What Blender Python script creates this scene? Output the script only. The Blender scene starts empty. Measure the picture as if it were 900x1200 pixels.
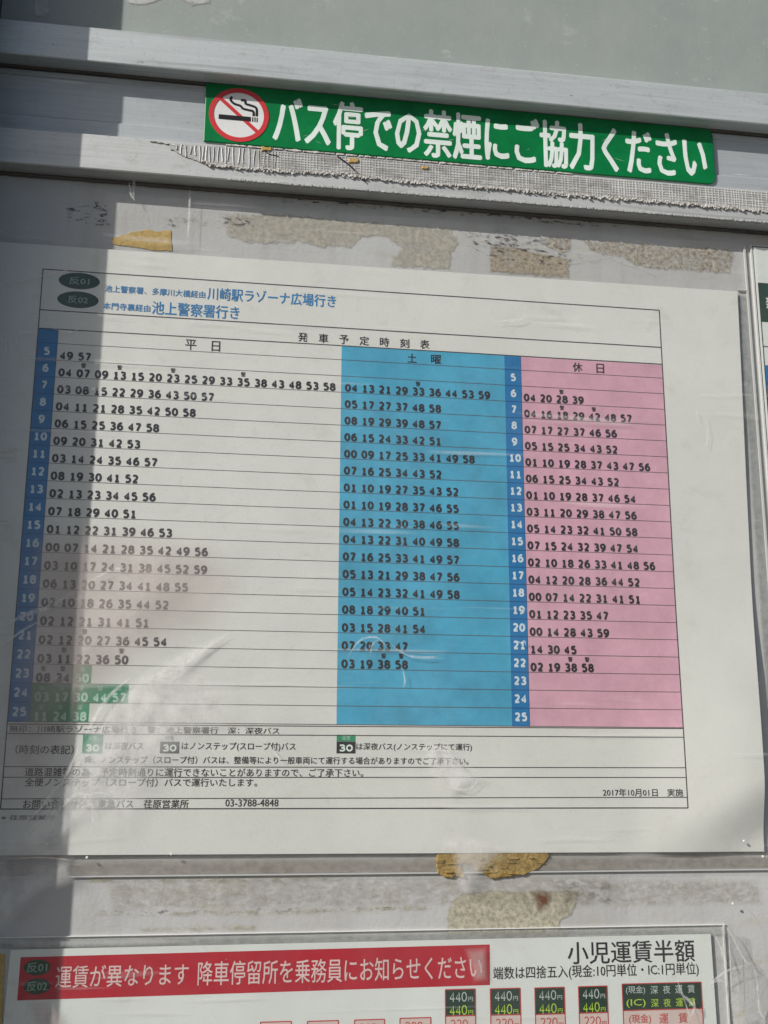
import bpy, bmesh, math, random
from mathutils import Vector, Matrix, noise
R = math.radians
random.seed(7)
S = bpy.context.scene
COL = S.collection

# ------------------------------------------------------------------ camera
CAM_ROWS = ((0.9887894852557243, -0.03712933261881824, -0.14462629949978323),
            (-0.14925304011782334, -0.21758161314023097, -0.964562995163552),
            (0.0043455567315660824, 0.9753356623658217, -0.22068407702894358))
CAM_LOC = Vector((0.1042081, -0.5908748, -0.26607082))
FPX = 1288.02
cd = bpy.data.cameras.new('camera'); cam = bpy.data.objects.new('camera', cd); COL.objects.link(cam)
m = Matrix(CAM_ROWS)            # world-from-camera
# the stored axes: columns are camera right / up / back in world space
cam.matrix_world = Matrix.Translation(CAM_LOC) @ m.to_4x4()
cd.sensor_fit = 'VERTICAL'; cd.sensor_height = 24.0; cd.lens = 24.0*FPX/1200.0
cd.clip_start = 0.02; cd.clip_end = 2000
S.camera = cam

# ------------------------------------------------------------------ world, sun
sun_dir = Vector((-1.68, -1.0, 1.14)).normalized()      # towards the sun
elev = math.asin(sun_dir.z)
W = bpy.data.worlds.new('World'); S.world = W; W.use_nodes = True
nt = W.node_tree; nt.nodes.clear()
sky = nt.nodes.new('ShaderNodeTexSky'); sky.sky_type = 'NISHITA'; sky.sun_disc = False
sky.sun_elevation = elev; sky.sun_rotation = math.atan2(sun_dir.x, sun_dir.y)
sky.air_density = 1.0; sky.dust_density = 2.0
bg = nt.nodes.new('ShaderNodeBackground'); bg.inputs[1].default_value = 0.078
wo = nt.nodes.new('ShaderNodeOutputWorld')
nt.links.new(sky.outputs[0], bg.inputs[0]); nt.links.new(bg.outputs[0], wo.inputs[0])
sl = bpy.data.lights.new('sun', 'SUN'); sl.energy = 4.9; sl.angle = R(0.6); sl.color = (1.0, 0.97, 0.915)
so = bpy.data.objects.new('sun', sl); COL.objects.link(so)
so.rotation_euler = sun_dir.to_track_quat('Z', 'Y').to_euler()
so.location = (-2, -2, 2)
S.view_settings.view_transform = 'Standard'; S.view_settings.look = 'None'
S.view_settings.gamma = 1.0; S.view_settings.use_curve_mapping = False
S.view_settings.exposure = 0.06
S.render.engine = 'CYCLES'
S.cycles.max_bounces = 10; S.cycles.transparent_max_bounces = 24
S.cycles.sample_clamp_indirect = 4.0

# ------------------------------------------------------------------ survey of the board plane
def P(px, py, d=0.0):
    """point of the board (metres, X and Z) for a position measured on the photograph"""
    v = Vector(((px-450)/FPX, (600-py)/FPX, -1.0))
    r = m @ v
    t = (-d - CAM_LOC.y)/r.y
    return (CAM_LOC.x+t*r.x, CAM_LOC.z+t*r.z)

# ------------------------------------------------------------------ materials
class N:
    def __init__(s, name):
        s.m = bpy.data.materials.new(name); s.m.use_nodes = True
        s.t = s.m.node_tree; s.t.nodes.clear()
        s.out = s.t.nodes.new('ShaderNodeOutputMaterial')
        s.tc = s.t.nodes.new('ShaderNodeTexCoord')
    def new(s, typ, **kw):
        n = s.t.nodes.new(typ)
        for k, v in kw.items():
            if k.startswith('i_'): 
                n.inputs[k[2:].replace('_', ' ')].default_value = v
            else: setattr(n, k, v)
        return n
    def L(s, a, b): s.t.links.new(a, b)
    def coord(s, sc=(1, 1, 1), rot=(0, 0, 0)):
        mp = s.t.nodes.new('ShaderNodeMapping'); mp.inputs['Scale'].default_value = sc; mp.inputs['Rotation'].default_value = rot
        s.L(s.tc.outputs['Object'], mp.inputs['Vector']); return mp.outputs[0]
    def noise(s, scale, detail=4, rough=.6, sc=(1, 1, 1), dist=0, rot=(0, 0, 0)):
        n = s.new('ShaderNodeTexNoise'); n.inputs['Scale'].default_value = scale
        n.inputs['Detail'].default_value = detail; n.inputs['Roughness'].default_value = rough
        n.inputs['Distortion'].default_value = dist
        s.L(s.coord(sc, rot), n.inputs['Vector']); return n.outputs['Fac']
    def ramp(s, fac, stops):
        n = s.new('ShaderNodeValToRGB'); e = n.color_ramp.elements
        while len(e) < len(stops): e.new(.5)
        for i, (p, c) in enumerate(stops):
            e[i].position = p
            e[i].color = (c, c, c, 1) if isinstance(c, (int, float)) else (*c, 1)
        s.L(fac, n.inputs[0]); return n.outputs[0]
    def mix(s, fac, a, b, mode='MIX'):
        n = s.new('ShaderNodeMix', data_type='RGBA', blend_type=mode)
        for sock, v in ((n.inputs[0], fac), (n.inputs[6], a), (n.inputs[7], b)):
            if hasattr(v, 'is_linked') or hasattr(v, 'links'): s.L(v, sock)
            elif isinstance(v, (int, float)): sock.default_value = v
            else: sock.default_value = (*v, 1)
        return n.outputs[2]
    def math(s, op, a, b=None):
        n = s.new('ShaderNodeMath', operation=op)
        for i, v in enumerate((a, b)):
            if v is None: continue
            if isinstance(v, (int, float)): n.inputs[i].default_value = v
            else: s.L(v, n.inputs[i])
        return n.outputs[0]
    def bump(s, h, dist, strength=1.0, prev=None):
        n = s.new('ShaderNodeBump'); n.inputs['Distance'].default_value = dist; n.inputs['Strength'].default_value = strength
        s.L(h, n.inputs['Height'])
        if prev is not None: s.L(prev, n.inputs['Normal'])
        return n.outputs[0]
    def principled(s, color, rough=.5, metal=0, normal=None, spec=.5, **kw):
        p = s.new('ShaderNodeBsdfPrincipled')
        for sock, v in ((p.inputs['Base Color'], color), (p.inputs['Roughness'], rough), (p.inputs['Metallic'], metal)):
            if isinstance(v, (int, float)): sock.default_value = v if sock.type == 'VALUE' else (v, v, v, 1)
            elif isinstance(v, tuple): sock.default_value = (*v, 1)
            else: s.L(v, sock)
        p.inputs['Specular IOR Level'].default_value = spec
        for k, v in kw.items(): p.inputs[k.replace('_', ' ')].default_value = v
        if normal is not None: s.L(normal, p.inputs['Normal'])
        s.L(p.outputs[0], s.out.inputs[0]); return p

def mat_board():
    n = N('weathered_painted_panel')
    big = n.noise(9, 5, .6)
    c = n.mix(n.ramp(big, [(.3, 0), (.7, 1)]), (.395, .39, .385), (.495, .495, .49))
    # faint yellowed grime lying in bands where old tape sat
    g = n.noise(60, 6, .7, (.25, 1, 1.2))
    c = n.mix(n.ramp(g, [(.52, 0), (.75, .55)]), c, (.36, .33, .24))
    sp = n.noise(900, 3, .6)
    c = n.mix(n.ramp(sp, [(.66, 0), (.74, .8)]), c, (.12, .09, .07))
    dr = n.noise(70, 4, .6, (1.0, 1, .05))
    c = n.mix(n.ramp(dr, [(.5, 0), (.8, .35)]), c, (.25, .245, .25))
    b = n.bump(n.noise(350, 5, .7), .0004, .6)
    n.principled(c, .5, 0, b, .35); return n.m
def mat_upper():
    n = N('greyish_green_panel')
    big = n.noise(14, 5, .6)
    c = n.mix(n.ramp(big, [(.35, 0), (.7, 1)]), (.255, .285, .27), (.30, .325, .31))
    fl = n.noise(30, 5, .65, (.8, 1, 1.3))
    c = n.mix(n.ramp(fl, [(.60, 0), (.66, .45)]), c, (.42, .45, .43))
    sp = n.noise(700, 2, .5)
    c = n.mix(n.ramp(sp, [(.70, 0), (.76, .6)]), c, (.5, .5, .48))
    st = n.noise(120, 4, .6, (1, 1, .03))
    c = n.mix(n.ramp(st, [(.5, 0), (.85, .25)]), c, (.22, .24, .22))
    n.principled(c, .38, 0, n.bump(n.noise(60, 5, .6), .0006, .5), .4); return n.m
def mat_alu(name, base, rough=.45, metal=.55):
    n = N(name)
    br = n.noise(420, 4, .65, (.03, 1, 1))
    c = n.mix(n.ramp(br, [(.3, 0), (.7, 1)]), tuple(x*.90 for x in base), tuple(min(1, x*1.06) for x in base))
    d = n.noise(26, 6, .7, (.6, 1, 2))
    c = n.mix(n.ramp(d, [(.5, 0), (.75, .5)]), c, tuple(x*.62 for x in base))
    sp = n.noise(800, 3, .6)
    c = n.mix(n.ramp(sp, [(.66, 0), (.73, .7)]), c, (.16, .14, .13))
    s1 = n.noise(240, 3, .6, (.02, 1, 1))
    c = n.mix(n.ramp(s1, [(.60, 0), (.68, .45)]), c, tuple(x*.5 for x in base))
    s2 = n.noise(170, 2, .5, (.06, 1, 1), rot=(0, R(24), 0))
    c = n.mix(n.ramp(s2, [(.70, 0), (.76, .4)]), c, (.75, .75, .75))
    s3 = n.noise(110, 6, .75, dist=1)
    c = n.mix(n.ramp(s3, [(.56, 0), (.70, .4)]), c, (.30, .27, .24))
    b = n.bump(br, .0003, .5); b = n.bump(n.noise(300, 4, .6), .0002, .4, b)
    n.principled(c, rough, metal, b, .5); return n.m
def mat_print(name, col, rough=.45, var=.12, spec=.35):
    n = N(name)
    f = n.noise(38, 6, .7)
    c = n.mix(n.ramp(f, [(.32, 0), (.72, 1)]), tuple(x*(1-var) for x in col), tuple(min(1, x*(1+var*.6)) for x in col))
    f2 = n.noise(1500, 2, .5)
    c = n.mix(n.ramp(f2, [(.4, 0), (.8, .16)]), c, tuple(x*.6 for x in col))
    n.principled(c, rough, 0, n.bump(n.noise(90, 4, .6), .0004, .25), spec); return n.m
def mat_paper(name, col=(.675, .675, .64)):
    n = N(name)
    f = n.noise(16, 5, .65)
    c = n.mix(n.ramp(f, [(.3, 0), (.7, 1)]), tuple(x*.91 for x in col), col)
    st = n.noise(55, 5, .7, dist=.6)
    c = n.mix(n.ramp(st, [(.58, 0), (.80, .5)]), c, (.47, .445, .35))
    fi = n.noise(1300, 2, .6)
    c = n.mix(n.ramp(fi, [(.45, 0), (.8, .18)]), c, (.42, .41, .38))
    b = n.bump(n.noise(25, 3, .5), .0012, .35)
    n.principled(c, .5, 0, b, .3); return n.m
def mat_plain(name, col, rough=.5, spec=.3, metal=0):
    n = N(name); n.principled(col, rough, metal, None, spec); return n.m
def mat_film(name, dust_glare=.05, seed=0., bumpd=.0012):
    n = N(name)
    wr = n.noise(22, 5, .6, (1, 1, 1.3), dist=1.2)
    b = n.bump(wr, bumpd*1.2, .6)
    sc = n.noise(260, 3, .6, (.15, 1, 1), rot=(0, R(35), 0))
    b = n.bump(sc, .00015, .5, b)
    lwt = n.new('ShaderNodeLayerWeight'); lwt.inputs[0].default_value = .5; n.L(b, lwt.inputs['Normal'])
    fr = n.math('ADD', .045, n.math('MULTIPLY', n.math('POWER', lwt.outputs['Facing'], 5.0), .95))
    gl = n.new('ShaderNodeBsdfGlossy'); gl.inputs['Roughness'].default_value = .10; n.L(b, gl.inputs['Normal'])
    tr = n.new('ShaderNodeBsdfTransparent'); tr.inputs[0].default_value = (.975, .98, .975, 1)
    mx = n.new('ShaderNodeMixShader'); n.L(fr, mx.inputs[0]); n.L(tr.outputs[0], mx.inputs[1]); n.L(gl.outputs[0], mx.inputs[2])
    df = n.new('ShaderNodeBsdfDiffuse'); df.inputs[0].default_value = (.72, .72, .70, 1)
    f = n.noise(18, 6, .7, dist=.8)
    fac = n.ramp(f, [(.35, dust_glare*.4), (.75, dust_glare*2.4)])
    # fine scratches in two directions
    s1 = n.ramp(n.noise(160, 2, .5, (.05, 1, 1), rot=(0, R(-32), 0)), [(.66, 0), (.76, .22)])
    s2 = n.ramp(n.noise(190, 2, .5, (.04, 1, 1), rot=(0, R(61), 0)), [(.68, 0), (.78, .20)])
    sp = n.ramp(n.noise(1100, 2, .5), [(.735, 0), (.77, .35)])
    fac = n.math('ADD', n.math('ADD', fac, s1), n.math('ADD', s2, sp))
    fac = n.math('MINIMUM', fac, .8)
    m2 = n.new('ShaderNodeMixShader'); n.L(fac, m2.inputs[0]); n.L(mx.outputs[0], m2.inputs[1]); n.L(df.outputs[0], m2.inputs[2])
    n.L(m2.outputs[0], n.out.inputs[0]); return n.m
def mat_smear(name, col, amount, scale=60, lo=.35, hi=.7, sc=(1, 1, 1), rot=(0, 0, 0), base=.0, col2=None, cs=2.3, rough=.55):
    """residue lying on a surface: covers it by a noise pattern and thins out towards its rim (vertex value 'thick')"""
    n = N(name)
    f = n.noise(scale, 6, .7, sc, dist=.5, rot=rot)
    a = n.new('ShaderNodeAttribute', attribute_name='thick')
    fac = n.math('MULTIPLY', n.ramp(f, [(lo, base), (hi, amount)]), a.outputs['Fac'])
    df = n.new('ShaderNodeBsdfPrincipled'); df.inputs['Roughness'].default_value = .55
    c = n.mix(n.ramp(n.noise(scale*cs, 5, .7), [(.38, 0), (.60, 1)]), col2 or tuple(x*.8 for x in col), tuple(min(1, x*1.15) for x in col))
    n.L(c, df.inputs['Base Color']); n.L(n.bump(f, .0004, .5), df.inputs['Normal'])
    tr = n.new('ShaderNodeBsdfTransparent')
    mx = n.new('ShaderNodeMixShader'); n.L(fac, mx.inputs[0]); n.L(tr.outputs[0], mx.inputs[1]); n.L(df.outputs[0], mx.inputs[2])
    n.L(mx.outputs[0], n.out.inputs[0]); return n.m
def mat_glue(name, c0, c1, c2, bd=.0004, rough=.5):
    n = N(name)
    f = n.noise(330, 5, .7, dist=.4)
    c = n.mix(n.ramp(f, [(.35, 0), (.62, 1)]), c0, c1)
    g = n.noise(90, 4, .7)
    c = n.mix(n.ramp(g, [(.55, 0), (.72, .8)]), c, c2)
    n.principled(c, rough, 0, n.bump(f, bd, .8), .4); return n.m

M = {}
M['board'] = mat_board(); M['upper'] = mat_upper()
M['alu'] = mat_alu('brushed_aluminium', (.52, .55, .55), .45, .3)
M['alu2'] = mat_alu('dull_channel_aluminium', (.41, .435, .45), .5, .3)
M['alu3'] = mat_alu('worn_lower_rail_aluminium', (.53, .54, .53), .5, .3)
M['post'] = mat_alu('dark_post_metal', (.06, .06, .065), .5, .3)
M['paper'] = mat_paper('laminated_paper')
M['paper2'] = mat_paper('fare_paper', (.68, .71, .68))
M['ink'] = mat_print('black_ink', (.022, .018, .022))
M['line'] = mat_print('rule_ink', (.055, .045, .05))
M['rowline'] = mat_print('row_rule_ink', (.10, .085, .085))
M['blue_ink'] = mat_print('blue_ink', (.02, .19, .44))
M['rule_blue'] = mat_print('rule_blue', (.012, .07, .22))
M['hour'] = mat_print('hour_column_blue', (.012, .165, .40))
M['sat'] = mat_print('saturday_blue', (.07, .365, .555), .45, .22)
M['hol'] = mat_print('holiday_pink', (.64, .36, .45), .45, .18)
M['white_ink'] = mat_print('pale_print', (.58, .68, .74))
M['green_box'] = mat_print('night_bus_green', (.03, .25, .13))
M['dkgreen'] = mat_print('route_oval_green', (.015, .05, .028))
M['ovaltext'] = mat_print('route_oval_text', (.22, .34, .28))
M['greentext'] = mat_print('night_bus_text', (.42, .62, .50))
M['sticker'] = mat_print('sticker_green', (.002, .165, .045), .4, .28, .22)
M['stwhite'] = mat_print('sticker_white', (.66, .74, .70), .4)
M['stdisc'] = mat_print('symbol_white', (.66, .66, .66), .4)
M['stred'] = mat_print('symbol_red', (.52, .04, .045), .4)
M['stblack'] = mat_plain('symbol_black', (.012, .012, .014))
M['stedge'] = mat_plain('sticker_core', (.62, .62, .58), .7)
M['red'] = mat_print('banner_red', (.43, .012, .028))
M['banner_text'] = mat_print('banner_text', (.70, .52, .50))
M['redline'] = mat_print('red_rule', (.50, .05, .05))
M['fare_dark'] = mat_print('fare_dark_green', (.014, .04, .025))
M['fare_pale'] = mat_print('fare_pale_cell', (.62, .50, .46))
M['faretext_y'] = mat_print('fare_yellow_green', (.42, .62, .05))
M['faretext_w'] = mat_print('fare_grey_white', (.45, .52, .49))
M['redtext'] = mat_print('fare_red_text', (.52, .07, .06))
M['film'] = mat_film('clear_vinyl', .022)
M['film2'] = mat_film('clear_vinyl_crumpled', .06, bumpd=.003)
M['seam'] = mat_smear('welded_vinyl_seam', (.62, .62, .60), .55, 200, .2, .8, (.1, 1, 1), base=.25)
M['seamdirt'] = mat_smear('dirty_vinyl_strip', (.30, .27, .235), .8, 120, .3, .7, (.15, 1, 1), base=.40)
M['seamgrey'] = mat_smear('grey_vinyl_strip', (.34, .35, .34), .7, 120, .3, .7, (.15, 1, 1), base=.45)
M['dust'] = mat_smear('pale_dust', (.82, .81, .79), .50, 34, .15, .85, (1.3, 1, .5), rot=(0, R(35), 0), base=.20)  # bright reflection on the vinyl, put into a pale colour
M['dustv'] = mat_smear('thin_reddish_dust', (.62, .52, .49), .50, 14, .2, .8, base=.24)  # pinkish glare over the vinyl, put into colour
M['crease'] = mat_smear('whitened_crease', (.80, .79, .77), .6, 220, .3, .7, base=.10)  # pale tone for scuffs and for highlights painted along film folds
M['warmcrease'] = mat_smear('whitened_crease_warm', (.80, .66, .54), .8, 160, .25, .7, base=.3)  # warm reflected streaks on the vinyl, put into colour
M['grime'] = mat_smear('brown_grime', (.34, .31, .25), .5, 300, .36, .72, (.6, 1, 1))
M['grimey'] = mat_smear('yellow_grime', (.40, .37, .24), .6, 190, .42, .62, (.6, 1, 1))
M['speck'] = mat_smear('dark_specks', (.05, .035, .03), .95, 480, .55, .62, (.35, 1, 1))
M['glue'] = mat_glue('beige_glue', (.40, .375, .31), (.46, .435, .37), (.30, .26, .19))
M['glue_spk'] = mat_glue('speckled_glue', (.15, .10, .065), (.44, .41, .32), (.30, .24, .15))
M['glue_spk2'] = mat_glue('brown_speckled_glue', (.22, .16, .10), (.40, .35, .26), (.28, .21, .13))
M['tape'] = mat_glue('old_yellow_tape', (.35, .22, .05), (.52, .36, .11), (.42, .30, .10))
M['amber'] = mat_glue('amber_glue', (.20, .125, .035), (.42, .29, .10), (.58, .47, .24), .0008, .2)
M['olive'] = mat_glue('dirty_glue_patch', (.29, .27, .21), (.41, .395, .32), (.34, .32, .24), .0002)
M['s_beige'] = mat_smear('thin_beige_glue', (.45, .42, .35), .78, 90, .28, .55, base=.25, col2=(.35, .32, .26), cs=4)
M['s_brown'] = mat_smear('thin_brown_glue', (.42, .36, .27), .78, 90, .28, .55, base=.35, col2=(.27, .21, .14), cs=5)
M['s_speck'] = mat_smear('speckled_glue', (.47, .44, .36), .8, 130, .3, .6, base=.1, col2=(.21, .16, .11), cs=3.2)
M['s_olive'] = mat_smear('olive_glue', (.42, .395, .31), .95, 80, .25, .5, base=.5, col2=(.28, .26, .19), cs=5)
M['s_pale'] = mat_smear('pale_paint_remnant', (.46, .46, .45), .85, 60, .3, .5, base=.3)
M['fuzz'] = mat_smear('tape_fibre_fuzz', (.58, .575, .55), .7, 220, .45, .7, (.5, 1, 1), col2=(.40, .39, .37), cs=3)
M['fuzzdark'] = mat_smear('tape_grime', (.28, .26, .23), .4, 120, .48, .68, (.6, 1, 1))
M['rust'] = mat_smear('rust_brown_stain', (.15, .05, .022), .95, 330, .3, .6, base=.35)
M['threads'] = mat_print('tape_threads', (.55, .55, .54), .7)
M['tapebase'] = mat_glue('torn_tape_backing', (.33, .33, .33), (.42, .42, .415), (.48, .48, .47))
M['torn'] = mat_glue('torn_white_fibre', (.42, .40, .37), (.62, .60, .57), (.34, .30, .25))
M['gasket'] = mat_print('dirty_rubber', (.105, .095, .085), .7, .3)  # dark tone standing in for the shade in the rail gaps
M['ground'] = mat_plain('asphalt_paving', (.12, .118, .115), .8)

# ------------------------------------------------------------------ object helpers
def link(name, me, parent=None, loc=None):
    o = bpy.data.objects.new(name, me); COL.objects.link(o)
    if parent is not None: o.parent = parent
    if loc: o.location = loc
    return o
def thing(name, label, cat, group=None):
    o = bpy.data.objects.new(name, None); COL.objects.link(o)
    o['label'] = label; o['category'] = cat
    if group: o['group'] = group
    o.empty_display_size = .01
    return o
class MB:
    """collects faces; every coordinate is (X, d, Z) with d = distance out from the board towards the viewer"""
    def __init__(s): s.v = []; s.f = []; s.t = None
    def add(s, vs, fs):
        k = len(s.v); s.v += [(x, -d, z) for x, d, z in vs]; s.f += [tuple(i+k for i in f) for f in fs]
    def quad(s, x0, x1, z0, z1, d, g=.004):
        nx = max(1, math.ceil(abs(x1-x0)/g)); nz = max(1, math.ceil(abs(z1-z0)/g))
        s.add([(x0+(x1-x0)*i/nx, d, z0+(z1-z0)*j/nz) for j in range(nz+1) for i in range(nx+1)],
              [(j*(nx+1)+i, j*(nx+1)+i+1, (j+1)*(nx+1)+i+1, (j+1)*(nx+1)+i) for j in range(nz) for i in range(nx)])
    def poly(s, pts, d): s.add([(x, d, z) for x, z in pts], [tuple(range(len(pts)))])
    def box(s, x0, x1, z0, z1, d0, d1):
        s.add([(x, d, z) for d in (d0, d1) for x, z in ((x0, z0), (x1, z0), (x1, z1), (x0, z1))],
              [(3, 2, 1, 0), (4, 5, 6, 7), (0, 1, 5, 4), (1, 2, 6, 5), (2, 3, 7, 6), (3, 0, 4, 7)])
    def slab(s, pts, d0, d1, bev=0.0):
        n = len(pts); cx = sum(p[0] for p in pts)/n; cz = sum(p[1] for p in pts)/n
        def shr(p):
            v = Vector((cx-p[0], cz-p[1])); l = v.length
            return (p[0]+v.x/l*bev, p[1]+v.y/l*bev) if l > 0 else p
        vs = [(x, d0, z) for x, z in pts]+[(x, d1-bev*.5, z) for x, z in pts]+[(*[shr(p)[0]], d1, shr(p)[1]) for p in pts]
        fs = []
        for r in (0, 1):
            for i in range(n):
                j = (i+1) % n; fs.append((r*n+i, r*n+j, (r+1)*n+j, (r+1)*n+i))
        fs.append(tuple(range(2*n, 3*n)))
        s.add(vs, fs)
    def seg(s, x0, z0, x1, z1, w, d, w1=None):
        w1 = w if w1 is None else w1
        a = Vector((x1-x0, z1-z0)); l = a.length or 1e-9; nx, nz = -a.y/l/2, a.x/l/2
        k = max(1, math.ceil(l/.004)); V = []
        for i in range(k+1):
            t = i/k; ww = w+(w1-w)*t; x = x0+a.x*t; z = z0+a.y*t; V += [(x-nx*ww, d, z-nz*ww), (x+nx*ww, d, z+nz*ww)]
        s.add(V, [(2*i, 2*i+2, 2*i+3, 2*i+1) for i in range(k)])
    def stroke(s, pts, w, d, taper=False):
        n = len(pts); L_, R_ = [], []
        for i, p in enumerate(pts):
            a = Vector(pts[max(0, i-1)]); b = Vector(pts[min(n-1, i+1)]); t = (b-a)
            if t.length < 1e-9: t = Vector((1, 0))
            t.normalize(); k = w/2
            if taper: k *= max(.12, math.sin(math.pi*(i+.4)/(n-.2)))
            L_.append((p[0]-t.y*k, d, p[1]+t.x*k)); R_.append((p[0]+t.y*k, d, p[1]-t.x*k))
        s.add(L_+R_, [(i, i+1, n+i+1, n+i) for i in range(n-1)])
    def build(s, name, mat, parent=None, smooth=False):
        me = bpy.data.meshes.new(name); me.from_pydata(s.v, [], s.f)
        bm = bmesh.new(); bm.from_mesh(me); bmesh.ops.recalc_face_normals(bm, faces=bm.faces)
        # flat sheets must face the viewer (-Y)
        for f in bm.faces:
            if abs(f.normal.y) > .95 and f.normal.y > 0 and not any(len(e.link_faces) > 1 for e in f.edges): f.normal_flip()
        bm.to_mesh(me); bm.free()
        me.materials.append(M[mat] if isinstance(mat, str) else mat)
        if smooth:
            for p in me.polygons: p.use_smooth = True
        return link(name, me, parent)

def rough_outline(pts, amp=.0008, step=.0025, seed=0):
    out = []
    n = len(pts)
    for i in range(n):
        a = Vector(pts[i]); b = Vector(pts[(i+1) % n]); k = max(1, int((b-a).length/step))
        nn = Vector((-(b-a).y, (b-a).x)); nn = nn/(nn.length or 1)
        for j in range(k):
            p = a+(b-a)*(j/k)
            q = noise.noise(Vector((p.x*400, p.y*400, seed)))*amp + noise.noise(Vector((p.x*1500, p.y*1500, seed+9)))*amp*.5
            out.append((p.x+nn.x*q, p.y+nn.y*q))
    return out
def px_poly(pts, d=0): return [P(x, y, d) for x, y in pts]
def inside(pt, poly):
    c = False; x, y = pt; n = len(poly); j = n-1
    for i in range(n):
        xi, yi = poly[i]; xj, yj = poly[j]
        if (yi > y) != (yj > y) and x < (xj-xi)*(y-yi)/(yj-yi)+xi: c = not c
        j = i
    return c
def edge_dist(pt, poly):
    best = 9; p = Vector(pt)
    for i in range(len(poly)):
        a = Vector(poly[i]); b = Vector(poly[(i+1) % len(poly)]); ab = b-a
        t = max(0, min(1, (p-a).dot(ab)/(ab.length_squared or 1e-12))); best = min(best, (p-(a+ab*t)).length)
    return best
def smear(name, poly, mat, parent, d, fade=.006, step=.002, sharp=None):
    """thin residue sheet with a vertex value that falls to 0 at its rim; sharp(pt)->True keeps a hard rim there"""
    xs = [p[0] for p in poly]; zs = [p[1] for p in poly]
    x0, x1, z0, z1 = min(xs), max(xs), min(zs), max(zs)
    nx = max(2, int((x1-x0)/step)); nz = max(2, int((z1-z0)/step))
    vs, th = [], []
    for j in range(nz+1):
        for i in range(nx+1):
            x = x0+(x1-x0)*i/nx; z = z0+(z1-z0)*j/nz
            vs.append((x, -d, z))
            if inside((x, z), poly):
                t = min(1, edge_dist((x, z), poly)/fade) if fade > 0 else 1
                if sharp: t = max(t, sharp((x, z)))
            else: t = 0
            th.append(t*t*(3-2*t))
    fs = []
    for j in range(nz):
        for i in range(nx):
            a = j*(nx+1)+i; q = (a, a+1, a+nx+2, a+nx+1)
            if any(th[k] > 0 for k in q): fs.append(q)
    me = bpy.data.meshes.new(name); me.from_pydata(vs, [], fs)
    at = me.attributes.new('thick', 'FLOAT', 'POINT')
    for i, t in enumerate(th): at.data[i].value = t
    bm = bmesh.new(); bm.from_mesh(me)
    bmesh.ops.delete(bm, geom=[v for v in bm.verts if not v.link_faces], context='VERTS')
    bm.to_mesh(me); bm.free()
    me.materials.append(M[mat]); return link(name, me, parent)
def thick_strip(name, pts, w, mat, parent, d):
    """whitened crease: tapered stroke with a 'thick' value"""
    mb = MB(); n = len(pts); V, T, F = [], [], []
    for i, p in enumerate(pts):
        a = Vector(pts[max(0, i-1)]); b = Vector(pts[min(n-1, i+1)]); t = (b-a).normalized()
        e = math.sin(math.pi*(i+.3)/(n-.4)); e = max(.1, e)
        for k, v in ((-1, 0), (-.3, 1), (.3, 1), (1, 0)):
            V.append((p[0]-t.y*w*.5*k*e, -d, p[1]+t.x*w*.5*k*e)); T.append(v*min(1, e*1.3))
    for i in range(n-1):
        for k in range(3): F.append((i*4+k, i*4+k+1, i*4+k+5, i*4+k+4))
    me = bpy.data.meshes.new(name); me.from_pydata(V, [], F)
    at = me.attributes.new('thick', 'FLOAT', 'POINT')
    for i, t in enumerate(T): at.data[i].value = t
    me.materials.append(M[mat]); return link(name, me, parent)
def curve(pts, n=8):
    out = []
    P_ = [pts[0]]+list(pts)+[pts[-1]]
    for i in range(1, len(P_)-2):
        for j in range(n):
            t = j/n; a, b, c, d = [Vector(P_[i+k]) for k in (-1, 0, 1, 2)]
            q = .5*((2*b)+(c-a)*t+(2*a-5*b+4*c-d)*t*t+(3*b-a-3*c+d)*t**3); out.append((q.x, q.y))
    out.append(tuple(pts[-1])); return out

# ---- lettering: queued, then turned into meshes in one go
QUEUE = []
_el = lambda cx, cy, rx, ry: [(cx+rx*math.cos(2*math.pi*i/18+math.pi/2), cy+ry*math.sin(2*math.pi*i/18+math.pi/2)) for i in range(19)]
_six = [(.90, .97), (.55, .98), (.17, .76), (.03, .38), (.14, .09), (.5, 0), (.86, .08), (.98, .30), (.86, .54), (.52, .61), (.18, .48), (.07, .36)]
DIG = {'0': [('p', _el(.5, .5, .5, .5))],
 '1': [('c', [(.14, .80), (.40, .84), (.52, 1.0)]), ('p', [(.54, 1.04), (.54, 0)]), ('p', [(.10, 0), (.98, 0)])],
 '2': [('c', [(.05, .86), (.30, 1), (.68, .98), (.90, .76), (.76, .50), (.42, .24), (.06, .03)]), ('p', [(0, 0), (1, 0)])],
 '3': [('c', [(.05, .93), (.35, 1), (.76, .96), (.88, .76), (.70, .56), (.36, .53)]), ('c', [(.36, .53), (.78, .47), (.97, .27), (.82, .05), (.42, 0), (.02, .07)])],
 '4': [('p', [(.72, -.06), (.72, 1.0), (.0, .30)]), ('p', [(-.02, .27), (1.05, .27)])],
 '5': [('p', [(.92, 1), (.14, 1)]), ('p', [(.16, 1.04), (.14, .55)]), ('c', [(.12, .57), (.48, .62), (.86, .52), (.97, .30), (.82, .06), (.42, 0), (.03, .06)])],
 '6': [('c', _six)], '7': [('p', [(0, 1), (1, 1)]), ('p', [(.97, 1.0), (.32, -.06)])],
 '8': [('p', _el(.5, .775, .40, .225)), ('p', _el(.5, .265, .48, .265))], '9': [('c', [(1-a, 1-b) for a, b in _six])]}
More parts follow.
